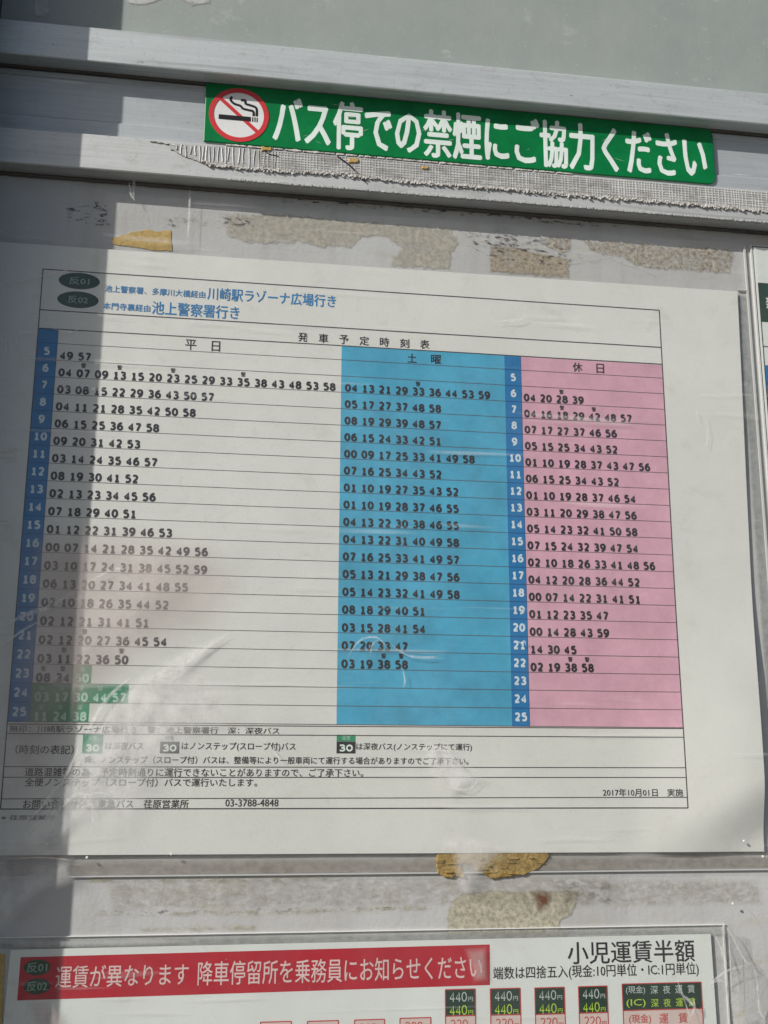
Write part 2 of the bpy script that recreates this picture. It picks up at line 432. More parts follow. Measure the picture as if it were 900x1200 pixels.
def digits(mb, s, x0, x1, zb, zt, d, t):
    n = len(s); h = zt-zb; tw = h*t; pitch = (x1-x0+h*.07)/n; gw = pitch-h*.07
    for i, ch in enumerate(s):
        ax = x0+i*pitch+tw/2; aw = gw-tw; az = zb+tw*.42; ah = h-tw*.84
        for q, (k, pts) in enumerate(DIG[ch]):
            pp = [(ax+u*aw, az+v*ah) for u, v in pts]
            if k == 'c': pp = curve(pp, 5)
            mb.stroke(pp, tw, d+q*6e-6)
def text(items, name, mat, parent, d, bold=0.0, label=None):
    """items: (string, x0, x1, z_bottom, z_top); each string is fitted to its box"""
    e = []
    for (s, x0, x1, zb, zt) in items:
        if s.isdigit(): e.append((s, x0, x1, zb, zt)); continue
        c = bpy.data.curves.new('glyphs', 'FONT'); c.body = s; c.resolution_u = 2; c.size = 1
        o = bpy.data.objects.new('glyphs', c); COL.objects.link(o); e.append((o, x0, x1, zb, zt))
    QUEUE.append((name, mat, parent, d, e, label, bold))
def flush_text():
    bpy.context.view_layer.update()
    dg = bpy.context.evaluated_depsgraph_get()
    for name, mat, parent, d, e, label, bold in QUEUE:
        mb = MB()
        for o, x0, x1, zb, zt in e:
            if isinstance(o, str): digits(mb, o, x0, x1, zb, zt, d, .25 if bold > .011 else (.15 if bold > .007 else .11)); continue
            me = o.evaluated_get(dg).to_mesh()
            co = [v.co.copy() for v in me.vertices]
            if co:
                a0 = min(c.x for c in co); a1 = max(c.x for c in co); b0 = min(c.y for c in co); b1 = max(c.y for c in co)
                sx = (x1-x0)/(a1-a0); sz = (zt-zb)/(b1-b0) if zt is not None else sx
                fs = [tuple(p.vertices) for p in me.polygons]
                w = bold*sz*1.3             # heavier strokes: the glyph printed again a hair to each side
                offs = ((0, 0), (-w, 0), (w, 0), (0, w*.7), (0, -w*.7)) if bold > 0 else ((0, 0),)
                for q, (ox, oz) in enumerate(offs):
                    mb.add([(x0+(c.x-a0)*sx+ox, d+q*6e-6, zb+(c.y-b0)*sz+oz) for c in co], fs)
            o.evaluated_get(dg).to_mesh_clear()
        ob = mb.build(name, mat, parent)
        if label: ob['label'] = label
        for o, *_ in e:
            if isinstance(o, str): continue
            c = o.data; bpy.data.objects.remove(o); bpy.data.curves.remove(c)
def pxbox(s, x0, x1, ytop, ybot, xm=None):
    """string box from measured pixels: ytop/ybot read at column xm (default x0)"""
    xm = x0 if xm is None else xm
    zt = P(xm, ytop)[1]; zb = P(xm, ybot)[1]
    # follow the row to its right end so that X is read at the same height
    ym = (ytop+ybot)/2; zc = (zt+zb)/2
    y1 = ym
    for _ in range(6): y1 += (P(x1, y1)[1]-zc)*1950
    y0 = ym
    for _ in range(6): y0 += (P(x0, y0)[1]-zc)*1950
    return (s, P(x0, y0)[0], P(x1, y1)[0], zb, zt)

# ================================================================== SETTING
g = MB(); gs = 60
me = bpy.data.meshes.new('pavement'); me.from_pydata([(-gs, -gs, -1.55), (gs, -gs, -1.55), (gs, gs, -1.55), (-gs, gs, -1.55)], [], [(0, 1, 2, 3)])
me.materials.append(M['ground']); o = link('pavement', me); o['kind'] = 'structure'

# ================================================================== NOTICE BOARD
board = thing('notice_board', 'weathered grey metal bus stop notice board with aluminium rails behind all the sheets', 'notice board')
XL, XR = -.0348, .62
def strip_profile(name, prof, mat, x0=XL, x1=XR, seg=1):
    mb = MB(); n = len(prof)
    vs = [(x, d, z) for x in (x0, x1) for d, z in prof]
    mb.add(vs, [(i, (i+1) % n, n+(i+1) % n, n+i) for i in range(n)]+[tuple(range(n-1, -1, -1)), tuple(range(n, 2*n))])
    return mb.build(name, mat, board)
b = MB(); b.box(XL, XR, -.62, .0575, -.004, 0); back = b.build('back_panel', 'board', board)
b = MB(); b.box(XL, XR, .1475, .42, -.004, .002); up = b.build('upper_panel', 'upper', board)
strip_profile('upper_rail', [(-.004, .1482), (.0110, .1482), (.0117, .1480), (.012, .1474), (.012, .1266), (.0117, .1261), (.0110, .1259), (-.004, .1259)], 'alu')
strip_profile('rail_channel', [(-.004, .1257), (-.0002, .1257), (-.0002, .1238), (.0009, .1236), (.0009, .1206), (.0, .1202), (.0, .0958), (.0002, .0950), (.0010, .0943), (.0010, .0800), (-.004, .0800)], 'alu2')
strip_profile('lower_rail', [(-.004, .0798), (.0108, .0798), (.0116, .0796), (.012, .0789), (.012, .0586), (.0116, .0580), (.0110, .0578), (-.004, .0577)], 'alu3')
for nm, z0, z1, d1 in (('rubber_gasket', .1244, .1257, .0022), ('dirt_seam', .0560, .0576, .0022)):  # dark strips added where the rail undersides lie in shade
    b = MB(); b.slab(rough_outline([(XL, z0), (XR, z0), (XR, z1), (XL, z1)], .0003, .002, z0*99), 0 if z0 < .1 else .0005, d1, .0006); b.build(nm, 'gasket', board)
b = MB(); b.box(-.10, -.0350, -.62, .42, -.02, .0432); b.build('side_post', 'post', board)
# rough dirty seam under the lower rail and hairline scratches on the panel
b = MB()
x = .10
while x < .60:
    w = random.uniform(.001, .004); h = random.uniform(.0004, .0014)
    b.slab(rough_outline([(x, .0576), (x+w, .0576), (x+w, .0586+h*.3), (x, .0586)], .0004, .001, x*50), .0108, .0124+h*.4, .0002)
    x += w*random.uniform(.7, 1.5)
b.build('grit_seam', 'grime' if False else 'tapebase', board)
def scratch(pts, w, mat='grime', d=.00025):
    return thick_strip('scratch', curve([P(*p) for p in pts], 10), w, mat, back, d)
for pts, w in (([(600, 310), (667, 310), (710, 303), (750, 293), (777, 285)], .0008),
               ([(690, 290), (720, 306), (755, 318), (775, 328)], .0006),
               ([(545, 285), (570, 298), (600, 308)], .0007),
               ([(322, 290), (342, 285), (352, 275)], .0008), ([(417, 291), (424, 278), (450, 277)], .0008),
               ([(165, 292), (175, 265), (168, 245)], .0005), ([(440, 1043), (448, 1060), (445, 1062)], .0006),
               ([(460, 1040), (470, 1075), (455, 1090)], .0004), ([(800, 1050), (845, 1055), (895, 1040)], .0004),
               ([(750, 1040), (735, 1060), (728, 1085)], .0004), ([(870, 1060), (885, 1075), (893, 1090)], .0005)):
    scratch(pts, w)
# grime on the panel
for poly, mt, fd in (([(100, 1026), (400, 1024), (470, 1030), (300, 1036), (100, 1036)], 'grimey', .002),
                     ([(100, 1068), (250, 1066), (500, 1060), (500, 1068), (250, 1074), (100, 1074)], 'grimey', .0015),
                     ([(110, 1067), (250, 1065), (510, 1060), (510, 1064), (250, 1070), (110, 1072)], 'speck', .001),
                     ([(120, 1030), (520, 1024), (720, 1024), (720, 1062), (500, 1064), (130, 1070)], 'grime', .004),
                     ([(640, 1026), (890, 1028), (895, 1062), (660, 1066)], 'grime', .004),
                     ([(75, 236), (125, 236), (130, 268), (80, 262)], 'speck', .002),
                     ([(330, 225), (560, 240), (740, 262), (730, 272), (560, 256), (330, 240)], 'speck', .003),
                     ([(190, 255), (300, 250), (300, 268), (190, 268)], 'speck', .003),
                     ([(540, 270), (600, 268), (690, 300), (640, 320), (550, 300)], 'speck', .004),
                     ([(150, 1086), (300, 1082), (300, 1092), (170, 1094)], 'grimey', .002)):
    smear('grime', px_poly(poly), mt, back, .00035, fd, .001)
# peeled patch of an old layer on the upper panel
for pts_, sd in (([(148, -30), (196, -30), (190, 0), (172, 7), (160, 6), (148, 3), (146, -4)], 2), ([(208, -30), (252, -30), (247, 4), (225, 8), (210, -2)], 4), ([(36, -30), (60, -30), (58, 22), (40, 20)], 6)):
    smear('peeled_paint', rough_outline(px_poly(pts_, .002), .0012, .002, sd), 's_pale', up, .0023, .0010, .0007)

# ================================================================== GREEN NO SMOKING STICKER
st = thing('no_smoking_sticker', 'long green sticker with white Japanese lettering and a round no smoking symbol', 'sticker')
SD = .0024
sx0, sx1, sz0, sz1 = .0848, .4018, .0873, .1253
pts = [(sx0, sz0), (sx1-.004, sz0), (sx1-.0012, sz0+.0012), (sx1, sz0+.004), (sx1, sz1-.004), (sx1-.0012, sz1-.0012), (sx1-.004, sz1), (sx0, sz1)]
b = MB(); b.slab(pts, .0010, SD, .0003); b.build('sticker_sheet', 'sticker', st)
def sP(px, py): return P(px, py, SD)
zt, zb = sP(400, 119)[1], sP(400, 175)[1]
text([('バス停での禁煙にご協力ください', sP(321, 140)[0], sP(827, 185)[0], zb, zt)], 'lettering', 'stwhite', st, SD+.0001, .0145)
cx, cz = sP(280, 135); ro = .0176
def disc(cx, cz, r, n=48, rz=None): return [(cx+r*math.cos(2*math.pi*i/n), cz+(rz or r)*math.sin(2*math.pi*i/n)) for i in range(n)]
def ring(mb, cx, cz, r0, r1, d, n=56):
    vs = [(cx+r*math.cos(2*math.pi*i/n), d, cz+r*math.sin(2*math.pi*i/n)) for r in (r0, r1) for i in range(n)]
    mb.add(vs, [(i, (i+1) % n, n+(i+1) % n, n+i) for i in range(n)])
b = MB(); b.poly(disc(cx, cz, ro-.001), SD+.0001); b.build('symbol_disc', 'stdisc', st)
b = MB(); ring(b, cx, cz, ro-.0029, ro, SD+.0003)
a = R(-42); L2 = ro-.0025
b.seg(cx-L2*math.cos(a), cz-L2*math.sin(a), cx+L2*math.cos(a), cz+L2*math.sin(a), .0023, SD+.00022)
b.build('prohibition_ring', 'stred', st)
b = MB(); b.quad(cx-.0118, cx+.0070, cz-.0036, cz-.0006, SD+.00026)
for k in range(3): b.quad(cx+.0078+k*.0013, cx+.0084+k*.0013, cz-.0036, cz-.0006, SD+.00026)
b.build('cigarette', 'stblack', st)
b = MB()
b.stroke(curve([(cx-.0045, cz+.0118), (cx-.0052, cz+.0095), (cx-.0030, cz+.0072), (cx+.0005, cz+.0062), (cx+.0022, cz+.0045), (cx+.0055, cz+.0038), (cx+.0082, cz+.0032), (cx+.0086, cz+.0002)]), .0014, SD+.00026)
b.stroke(curve([(cx+.0008, cz+.0098), (cx+.0032, cz+.0100), (cx+.0038, cz+.0078), (cx+.0068, cz+.0070), (cx+.0100, cz+.0055), (cx+.0104, cz+.0002)]), .0014, SD+.00026)
b.build('smoke_curl', 'stblack', st)

for k in range(14):
    x = random.uniform(sx0+.01, sx1-.02); z = random.uniform(sz0+.003, sz1-.004); l = random.uniform(.002, .009); a_ = random.uniform(-.5, .5)
    thick_strip('scuff', [(x+l*t*math.cos(a_), z+l*t*math.sin(a_)) for t in (0, .33, .66, 1)], random.uniform(.0003, .0007), 'crease', st, SD+.0004)
for k in range(26):
    up_ = k % 2; x = random.uniform(-.02, .44); z = random.uniform(.1275, .1465) if up_ else random.uniform(.083, .118)
    if not up_ and sx0-.004 < x < sx1+.002: x = random.choice([random.uniform(-.02, .075), random.uniform(.405, .44)])
    l = random.uniform(.003, .02); a_ = random.uniform(-.25, .25)
    thick_strip('scratch', [(x+l*t*math.cos(a_), z+l*t*math.sin(a_)) for t in (0, .33, .66, 1)], random.uniform(.0003, .0008), random.choice(['crease', 'speck', 'fuzzdark']), board, .0123 if up_ else .0014)
# ================================================================== TORN MESH TAPE
tt = thing('torn_mesh_tape', 'torn strip of whitish mesh backed tape ripped along the lower rail under the green sticker', 'tape')
RD = .012
def rP(px, py): return P(px, py, RD)
def interp(tab, x):
    for (a, va), (c, vc) in zip(tab, tab[1:]):
        if a <= x <= c: return va+(vc-va)*(x-a)/(c-a)
    return tab[-1][1] if x > tab[-1][0] else tab[0][1]
ztop = .0788
botl = [(.060, .0765), (.078, .0690), (.09, .0655), (.12, .0650), (.16, .0665), (.20, .0650), (.25, .0655), (.30, .0650), (.35, .0655), (.40, .0650), (.46, .0652), (.62, .065)]
def zbot(x): return interp(botl, x)+noise.noise(Vector((x*300, 3, 1)))*.0010+noise.noise(Vector((x*1200, 8, 1)))*.0005
topl = [(.055, .0782), (.075, .0775), (.10, .0786), (.62, .0788)]
xs = [.066+i*.0010 for i in range(int((.60-.066)/.0010))]
b = MB()
vs = []
for x in xs: vs += [(x, RD+.0005, interp(topl, x)), (x, RD+.0005, zbot(x))]
fs = [(2*i, 2*i+1, 2*i+3, 2*i+2) for i in range(len(xs)-1)]; b.add(vs, fs); b.build('tape_backing', 'tapebase', tt)
b = MB(); x = .118                         # woven threads
while x < .6:
    zb_ = zbot(x)+.0012; w = .00035 if random.random() > .05 else .0008
    b.box(x, x+w, zb_, interp(topl, x)-.0003, RD+.0004, RD+.00072); x += random.uniform(.0015, .0024)*(1 if random.random() > .06 else 2)
for k in range(7):
    z = .0780-k*.0016; x = .118
    while x < .6:
        l = random.uniform(.02, .05)
        if z > interp(botl, x)+.0018: b.box(x, x+l, z-.00016+random.uniform(-.0002, .0002), z+.00016, RD+.0004, RD+.00075)
        x += l
o = b.build('woven_threads', 'threads', tt); o['kind'] = 'stuff'
b = MB(); x = .070                         # pleated ribs at the left end
while x < .128:
    zt_ = interp(topl, x)-random.uniform(0, .001); zb_ = zbot(x)+random.uniform(-.0004, .001)
    n = 6; w = random.uniform(.0005, .0012); zb_ += random.uniform(-.001, .003); pts = []
    for i in range(n):
        t = i/(n-1); pts.append((x+math.sin(t*3+x*900)*.00035, zt_+(zb_-zt_)*t))
    for i in range(n-1):
        (xa, za), (xb, zb2) = pts[i], pts[i+1]
        b.add([(xa-w/2, RD+.0004, za), (xa, RD+.0010, za), (xa+w/2, RD+.0004, za), (xb-w/2, RD+.0004, zb2), (xb, RD+.0010, zb2), (xb+w/2, RD+.0004, zb2)],
              [(0, 1, 4, 3), (1, 2, 5, 4)])
    x += random.uniform(.0014, .0032)
o = b.build('pleat_ribs', 'threads', tt); o['kind'] = 'stuff'
smear('fibre_fuzz', [(.088, .0650), (.15, .0655), (.30, .0650), (.45, .0648), (.60, .0645), (.60, .0695), (.45, .0700), (.30, .0705), (.16, .0712), (.11, .0705), (.09, .0690)], 'fuzz', tt, RD+.0011, .0015, .001)
smear('tape_grime', [(.115, .0655), (.30, .0655), (.60, .0655), (.60, .0785), (.30, .0785), (.115, .0785)], 'fuzzdark', tt, RD+.00095, .001, .001)
b = MB(); x = .085                         # torn fluffy lower fringe
while x < .6:
    z = zbot(x)+random.uniform(-.0006, .0012); w = random.uniform(.0006, .0022); h = random.uniform(.0003, .0009)
    q = [(x+w*.5*math.cos(a_)*random.uniform(.6, 1.3), z+h*math.sin(a_)*random.uniform(.6, 1.3)) for a_ in [k*math.pi/3 for k in range(6)]]
    b.slab(q, RD+.0004, RD+random.uniform(.0008, .0016), .0002); x += random.uniform(.0003, .0012)
for x, z, w, h in ((.060, .0775, .010, .0005), (.067, .0768, .006, .0006), (.0725, .0755, .005, .0006)):
    q = rough_outline([(x-w/2, z+h), (x+w/2, z-h), (x+w/2, z+h*.2), (x, z+h*1.5)], .0006, .0008, x*90); b.slab(q, RD, RD+.0007, .0001)
o = b.build('torn_fringe', 'torn', tt); o['kind'] = 'stuff'
b = MB()                                   # white torn line along the sticker's lower edge
x = .098
while x < .30:
    w = random.uniform(.002, .006)
    q = rough_outline([(x, .0792), (x+w, .0792), (x+w, .0800), (x, .0800)], .0005, .0008, x*70); b.slab(q, .0115, RD+.0010, .0002); x += w*random.uniform(.9, 1.4)
b.build('torn_edge', 'torn', tt)
for (px, py, w, h) in ((312, 176, .0055, .0014), (414, 190, .006, .0014), (498, 198, .004, .001)):
    b = MB(); x, z = rP(px, py)
    q = rough_outline([(x-w/2, z-h), (x+w/2, z-h*.2), (x+w/2, z+h), (x-w/2, z+h)], .0008, .001, px); b.slab(q, RD, RD+.0014, .0003); b.build('glue_lump', 'tape', tt)
b = MB(); b.stroke([rP(395, 184), rP(410, 195), rP(428, 214)], .0009, RD+.0010); b.build('tear_line', 'ink', tt); b = MB(); b.stroke([rP(308, 176), rP(316, 182), rP(326, 184)], .0006, RD+.0010); b.build('tear_line', 'ink', tt)

# ================================================================== RESIDUE PATCHES ON THE PANEL
def patch(name, label, cat, pts, mat, th, amp=.0012, seed=1, group=None, lumpy=0):
    q = rough_outline(px_poly(pts), amp, .0015, seed)
    if mat.startswith('s_'): o = smear(name, q, mat, None, .0003, .0016, .0007)
    else: b = MB(); b.slab(q, 0, th, th*.6); o = b.build(name, mat)
    o; o['label'] = label; o['category'] = cat
    if group: o['group'] = group
    return o
patch('tape_remnant', 'small mustard yellow scrap of old tape above the upper left corner of the timetable', 'tape', [(131, 280), (152, 273), (173, 269), (185, 272), (200, 270), (202, 294), (182, 294), (165, 291), (131, 286)], 'tape', .0004, .0006, 1)
patch('glue_residue', 'long beige crust of dried glue under the left half of the green sticker', 'glue', [(262, 250), (330, 250), (400, 258), (470, 263), (530, 268), (538, 285), (530, 300), (530, 317), (490, 315), (457, 313), (458, 300), (470, 292), (450, 277), (424, 279), (412, 291), (365, 289), (355, 284), (340, 287), (318, 287), (290, 286), (268, 280), (264, 268)], 's_beige', .00022, .002, 3)
patch('glue_residue', 'light brown square stain of glue touching the top edge of the timetable at its middle', 'glue', [(573, 287), (597, 288), (620, 293), (668, 303), (668, 327), (620, 324), (573, 319)], 's_brown', .00022, .0012, 5)
patch('glue_residue', 'small dark speckled glue patch just left of the large speckled one', 'glue', [(630, 277), (650, 276), (670, 279), (670, 296), (655, 297), (640, 291)], 's_speck', .00022, .0012, 7)
patch('glue_residue', 'largest brown speckled glue patch above the upper right corner of the timetable', 'glue', [(681, 280), (700, 282), (727, 283), (780, 287), (856, 292), (862, 300), (856, 322), (830, 320), (800, 318), (760, 316), (742, 312), (728, 302), (705, 300), (690, 292)], 's_speck', .00022, .0018, 9)
patch('glue_residue', 'olive grey smear of old glue with a rusty spot above the red banner', 'glue', [(524, 1110), (523, 1068), (528, 1056), (537, 1048), (555, 1044), (575, 1041), (597, 1043), (640, 1043), (679, 1042), (676, 1057), (669, 1074), (657, 1079), (656, 1088), (668, 1094), (664, 1110)], 's_olive', .00022, .001, 11)
rs = smear('rust_spot', px_poly([(618, 1043), (632, 1040), (647, 1042), (650, 1053), (645, 1064), (636, 1071), (626, 1070), (623, 1058)]), 'rust', None, .0005, .0060, .0005)
rs['label'] = 'dark reddish brown rust spot on the olive glue smear'; rs['category'] = 'stain'
patch('tape_remnant', 'narrow tan strip of old tape at the lower left beside the red banner', 'tape', [(-20, 1118), (6, 1118), (2, 1215), (-25, 1215)], 'tape', .0004, .0004, 13)

# amber glue lump
am = px_poly([(512, 998), (511, 1012), (512, 1023), (520, 1027), (528, 1029), (532, 1025), (543, 1029), (540, 1019), (535, 1012), (552, 1011), (557, 1020), (566, 1023), (576, 1030), (590, 1028), (613, 1025), (628, 1019), (637, 1012), (643, 1003), (641, 997)])
am = rough_outline(am, .0007, .0012, 2)
b = MB(); b.slab(am, 0, .0014, .0007)
for k in range(26):
    x, z = P(random.uniform(515, 635), random.uniform(1003, 1024))
    if inside((x, z), am) and edge_dist((x, z), am) > .0008:
        w = random.uniform(.002, .006); h = random.uniform(.0003, .0007)
        b.slab([(x+w*.5*math.cos(a_), z+h*math.sin(a_)) for a_ in [i*math.pi/4 for i in range(8)]], .0012, .0014+random.uniform(.0003, .0008), .0003)
o = b.build('amber_glue', 'amber'); o['label'] = 'shiny amber lump of glue squeezed out below the timetable'; o['category'] = 'glue'

# ================================================================== MAIN TIMETABLE SHEET
tb = thing('bus_timetable', 'large laminated Japanese bus timetable with white, blue and pink day columns', 'timetable')
PD = .0016
# the sheet: nearly flat, its lower right corner lifts
SX0, SX1T, SX1B, SZT, SZB = -.055, .4112, .4036, .0152, -.3132
def sheet(name, mat, parent, corners, d, lift, nx=60, nz=50, th=.0005):
    (xa, za), (xb, zb_), (xc, zc), (xd, zd) = corners   # TL TR BR BL
    V = []
    for j in range(nz+1):
        v = j/nz
        for i in range(nx+1):
            u = i/nx
            x = (xa*(1-u)+xb*u)*(1-v)+(xd*(1-u)+xc*u)*v; z = (za*(1-u)+zb_*u)*(1-v)+(zd*(1-u)+zc*u)*v
            V.append((x, -(d+lift(x, z)), z))
    k = len(V); V += [(x, y+th, z) for x, y, z in V]; k2 = len(V); V += V[:k]
    F = []
    for j in range(nz):
        for i in range(nx):
            a = j*(nx+1)+i; F.append((a, a+nx+1, a+nx+2, a+1))
    ring_ = [i for i in range(nx+1)]+[(nx+1)*j+nx for j in range(1, nz+1)]+[(nx+1)*nz+i for i in range(nx-1, -1, -1)]+[(nx+1)*j for j in range(nz-1, 0, -1)]
    for p, q in zip(ring_, ring_[1:]+ring_[:1]): F.append((k2+p, k2+q, q+k, p+k))
    me = bpy.data.meshes.new(name); me.from_pydata(V, [], F); me.materials.append(M[mat]); me.update()
    bm = bmesh.new(); bm.from_mesh(me)
    top = [f for f in bm.faces if abs(f.normal.y) > .8]
    if sum(f.normal.y for f in top) > 0: bmesh.ops.reverse_faces(bm, faces=bm.faces)
    bmesh.ops.delete(bm, geom=[v for v in bm.verts if not v.link_faces], context='VERTS'); bm.to_mesh(me); bm.free()
    for p in me.polygons: p.use_smooth = abs(p.normal.y) > .8
    return link(name, me, parent)
def sst(t): t = max(0, min(1, t)); return t*t*(3-2*t)
def lift_main(x, z):
    wav = .0004*noise.noise(Vector((x*13, z*9, 1)))+.0003
    drop = 1-sst((-z-.283+(x-.385)*.50)/.034)
    return wav+.0046*sst((x-.325)/.075)*sst((-z-.16)/.12)*drop
paper = sheet('paper', 'paper', tb, [(SX0, SZT-.0008), (SX1T, SZT+.0006), (SX1B, SZB-.0004), (SX0, SZB+.0008)], PD, lift_main, 160, 120)
D1, D2, D3 = PD+.00004, PD+.00008, PD+.00013
FW, FH = .360, -.2904
HT, HB, RB = -.0350, -.0433, -.2475      # header top / header bottom / last row bottom
RH = (HB-RB)/21
def rowtop(h): return HB-(h-5)*RH
X_h, X_b0, X_b1, X_p = .0107, .1676, .2632, .2730
def panel(name, x0, x1, mat):
    b = MB(); b.quad(x0, x1, RB, HT, D1); return b.build(name, mat, tb)
wk = panel('weekday_column', X_h, X_b0, 'paper'); sa = panel('saturday_column', X_b0, X_b1, 'sat'); ho = panel('holiday_column', X_p, FW, 'hol')
h1 = panel('hour_column', 0, X_h, 'hour'); h2 = panel('hour_column', X_b1, X_p, 'hour')
h1['label'] = 'left hour column'; h2['label'] = 'right hour column'
# frame and rules
lw = .00040
b = MB()
for (x0, z0, x1, z1) in ((0, 0, FW, 0), (0, FH, FW, FH), (0, 0, 0, FH), (FW, 0, FW, FH), (0, -.0242, FW, -.0238), (0, -.0350, FW, -.0345)):
    b.seg(x0, z0, x1, z1, .00055, D3)
b.build('table_frame', 'line', tb)
b = MB()
for zl, zr in ((-.2488, -.2480), (-.2535, -.2527), (-.2698, -.2691), (-.2750, -.2743), (-.2855, -.2848)): b.seg(0, zl, FW, zr, lw, D3)
b.build('footer_rules', 'line', tb)
b = MB()
for k in range(0, 22): b.seg(X_h if k else X_h, HB-k*RH, X_b1, HB-k*RH, .00030, D3); b.seg(X_p, HB-k*RH, FW, HB-k*RH, .00030, D3)
b.build('row_rules', 'rowline', tb)
for par_, x0, x1 in ((h1, 0, X_h), (h2, X_b1, X_p)):
    b = MB(); b.seg(x1, HT, x1, RB, .00028, D3-.00002)
    for k in range(0, 22): b.seg(x0, HB-k*RH, x1, HB-k*RH, .00035, D3)
    b.build('hour_rules', 'rule_blue', par_)
# route ovals and header lettering
for zc, s in ((-.0057, '反01'), (-.0169, '反02')):
    b = MB(); b.poly(disc(.0200, zc, .0112, 40, .0049), D2); ov = b.build('route_oval', 'dkgreen', tb)
    text([(s, .0146, .0254, zc-.0022, zc+.0022)], 'route_number', 'ovaltext', ov, D3, .012)
text([('池上警察署、多摩川大橋経由', .0341, .0895, -.0112, -.0070), ('川崎駅ラゾーナ広場行き', .0908, .1638, -.0118, -.0042),
      ('本門寺裏経由', .0338, .0595, -.0216, -.0174), ('池上警察署行き', .0605, .1089, -.0227, -.0149)], 'destination_text', 'blue_ink', tb, D3, .010)
ttl = '発車予定時刻表'
text([(c, .1427+i*.01175, .1480+i*.01175, -.0337, -.0283) for i, c in enumerate(ttl)], 'title_text', 'ink', tb, D3, .010)
text([('平', .0798, .0858, -.0426, -.0366), ('日', .0944, .0990, -.0426, -.0366)], 'weekday_heading', 'ink', tb, D3, .010)
text([('土', .2058, .2110, -.0425, -.0370), ('曜', .2196, .2254, -.0425, -.0370)], 'saturday_heading', 'ink', tb, D3, .010)
text([('休', .3045, .3103, -.0424, -.0366), ('日', .3190, .3236, -.0424, -.0366)], 'holiday_heading', 'ink', tb, D3, .010)
DH = .0047
for h in range(5, 26):
    z = rowtop(h)-RH/2-.0022
    s = str(h); w = .0072 if h > 9 else .0034
    text([(s, .0054-w/2, .0054+w/2, z, z+.0046)], 'hour_number', 'white_ink', h1, D3, .012)
    text([(s, .2682-w/2, .2682+w/2, z, z+.0046)], 'hour_number', 'white_ink', h2, D3, .012)
text([('時', .0030, .0085, -.0420, -.0362)], 'hour_heading', 'blue_ink', h1, D3, .0)
text([('時', .2655, .2708, -.0420, -.0362)], 'hour_heading', 'blue_ink', h2, D3, .0)
WEEK = {5: '49 57', 6: '04 07 09 13 15 20 23 25 29 33 35 38 43 48 53 58', 7: '03 08 15 22 29 36 43 50 57', 8: '04 11 21 28 35 42 50 58', 9: '06 15 25 36 47 58',
 10: '09 20 31 42 53', 11: '03 14 24 35 46 57', 12: '08 19 30 41 52', 13: '02 13 23 34 45 56', 14: '07 18 29 40 51', 15: '01 12 22 31 39 46 53',
 16: '00 07 14 21 28 35 42 49 56', 17: '03 10 17 24 31 38 45 52 59', 18: '06 13 20 27 34 41 48 55', 19: '02 10 18 26 35 44 52', 20: '02 12 21 31 41 51',
 21: '02 12 20 27 36 45 54', 22: '03 11 22 36 50', 23: '08 34 50', 24: '03 17 30 44 57', 25: '11 24 38'}
SAT = {6: '04 13 21 29 33 36 44 53 59', 7: '05 17 27 37 48 58', 8: '08 19 29 39 48 57', 9: '06 15 24 33 42 51', 10: '00 09 17 25 33 41 49 58', 11: '07 16 25 34 43 52',
 12: '01 10 19 27 35 43 52', 13: '01 10 19 28 37 46 55', 14: '04 13 22 30 38 46 55', 15: '04 13 22 31 40 49 58', 16: '07 16 25 33 41 49 57', 17: '05 13 21 29 38 47 56',
 18: '05 14 23 32 41 49 58', 19: '08 18 29 40 51', 20: '03 15 28 41 54', 21: '07 20 33 47', 22: '03 19 38 58'}
HOL = {6: '04 20 28 39', 7: '04 16 18 29 42 48 57', 8: '07 17 27 37 46 56', 9: '05 15 25 34 43 52', 10: '01 10 19 28 37 43 47 56', 11: '06 15 25 34 43 52',
 12: '01 10 19 28 37 46 54', 13: '03 11 20 29 38 47 56', 14: '05 14 23 32 41 50 58', 15: '07 15 24 32 39 47 54', 16: '02 10 18 26 33 41 48 56', 17: '04 12 20 28 36 44 52',
 18: '00 07 14 22 31 41 51', 19: '01 12 23 35 47', 20: '00 14 28 43 59', 21: '14 30 45', 22: '02 19 38 58'}
MARK = {(0, 6): (1, 3, 6, 10), (0, 21): (2,), (0, 22): (1, 4), (0, 23): (0, 1), (1, 6): (4,), (2, 6): (2,), (2, 7): (2, 4), (1, 22): (2, 3), (2, 22): (2, 3)}
GREEN = {(0, 23): (2,), (0, 24): (0, 1, 2, 3, 4), (0, 25): (0, 1, 2)}
PIT = .00966; NW = .0073
for ci, (tab, par, xs0) in enumerate(((WEEK, wk, .0123), (SAT, sa, .1697), (HOL, ho, .2742))):
    for h, s in tab.items():
        zb_ = rowtop(h)-RH+.0005; gr = GREEN.get((ci, h), ())
        blk, grn = [], []
        for k, n_ in enumerate(s.split()):
            xx = xs0+k*PIT
            (grn if k in gr else blk).append((n_, xx, xx+NW, zb_, zb_+DH))
        if blk: text(blk, 'departure_times', 'ink', par, D3+.00003, .016)
        if grn:
            g0, g1 = xs0+min(gr)*PIT-.0015, xs0+max(gr)*PIT+NW+.0010
            b = MB(); b.quad(g0, g1, zb_-.0003, zb_-.0005+RH, D2); gp = b.build('night_bus_cell', 'green_box', tb)
            text(grn, 'departure_times', 'greentext', gp, D3+.00003, .014)
            text([('深', xs0+k*PIT+.002, xs0+k*PIT+.0048, zb_+DH+.0009, zb_+DH+.0034) for k in gr], 'night_mark', 'greentext', gp, D3+.00003, 0)
        mk = MARK.get((ci, h), ())
        if mk: text([('警', xs0+k*PIT+.0022, xs0+k*PIT+.0048, zb_+DH+.0009, zb_+DH+.0036) for k in mk], 'route_mark', 'ink', par, D3+.00003, .01)
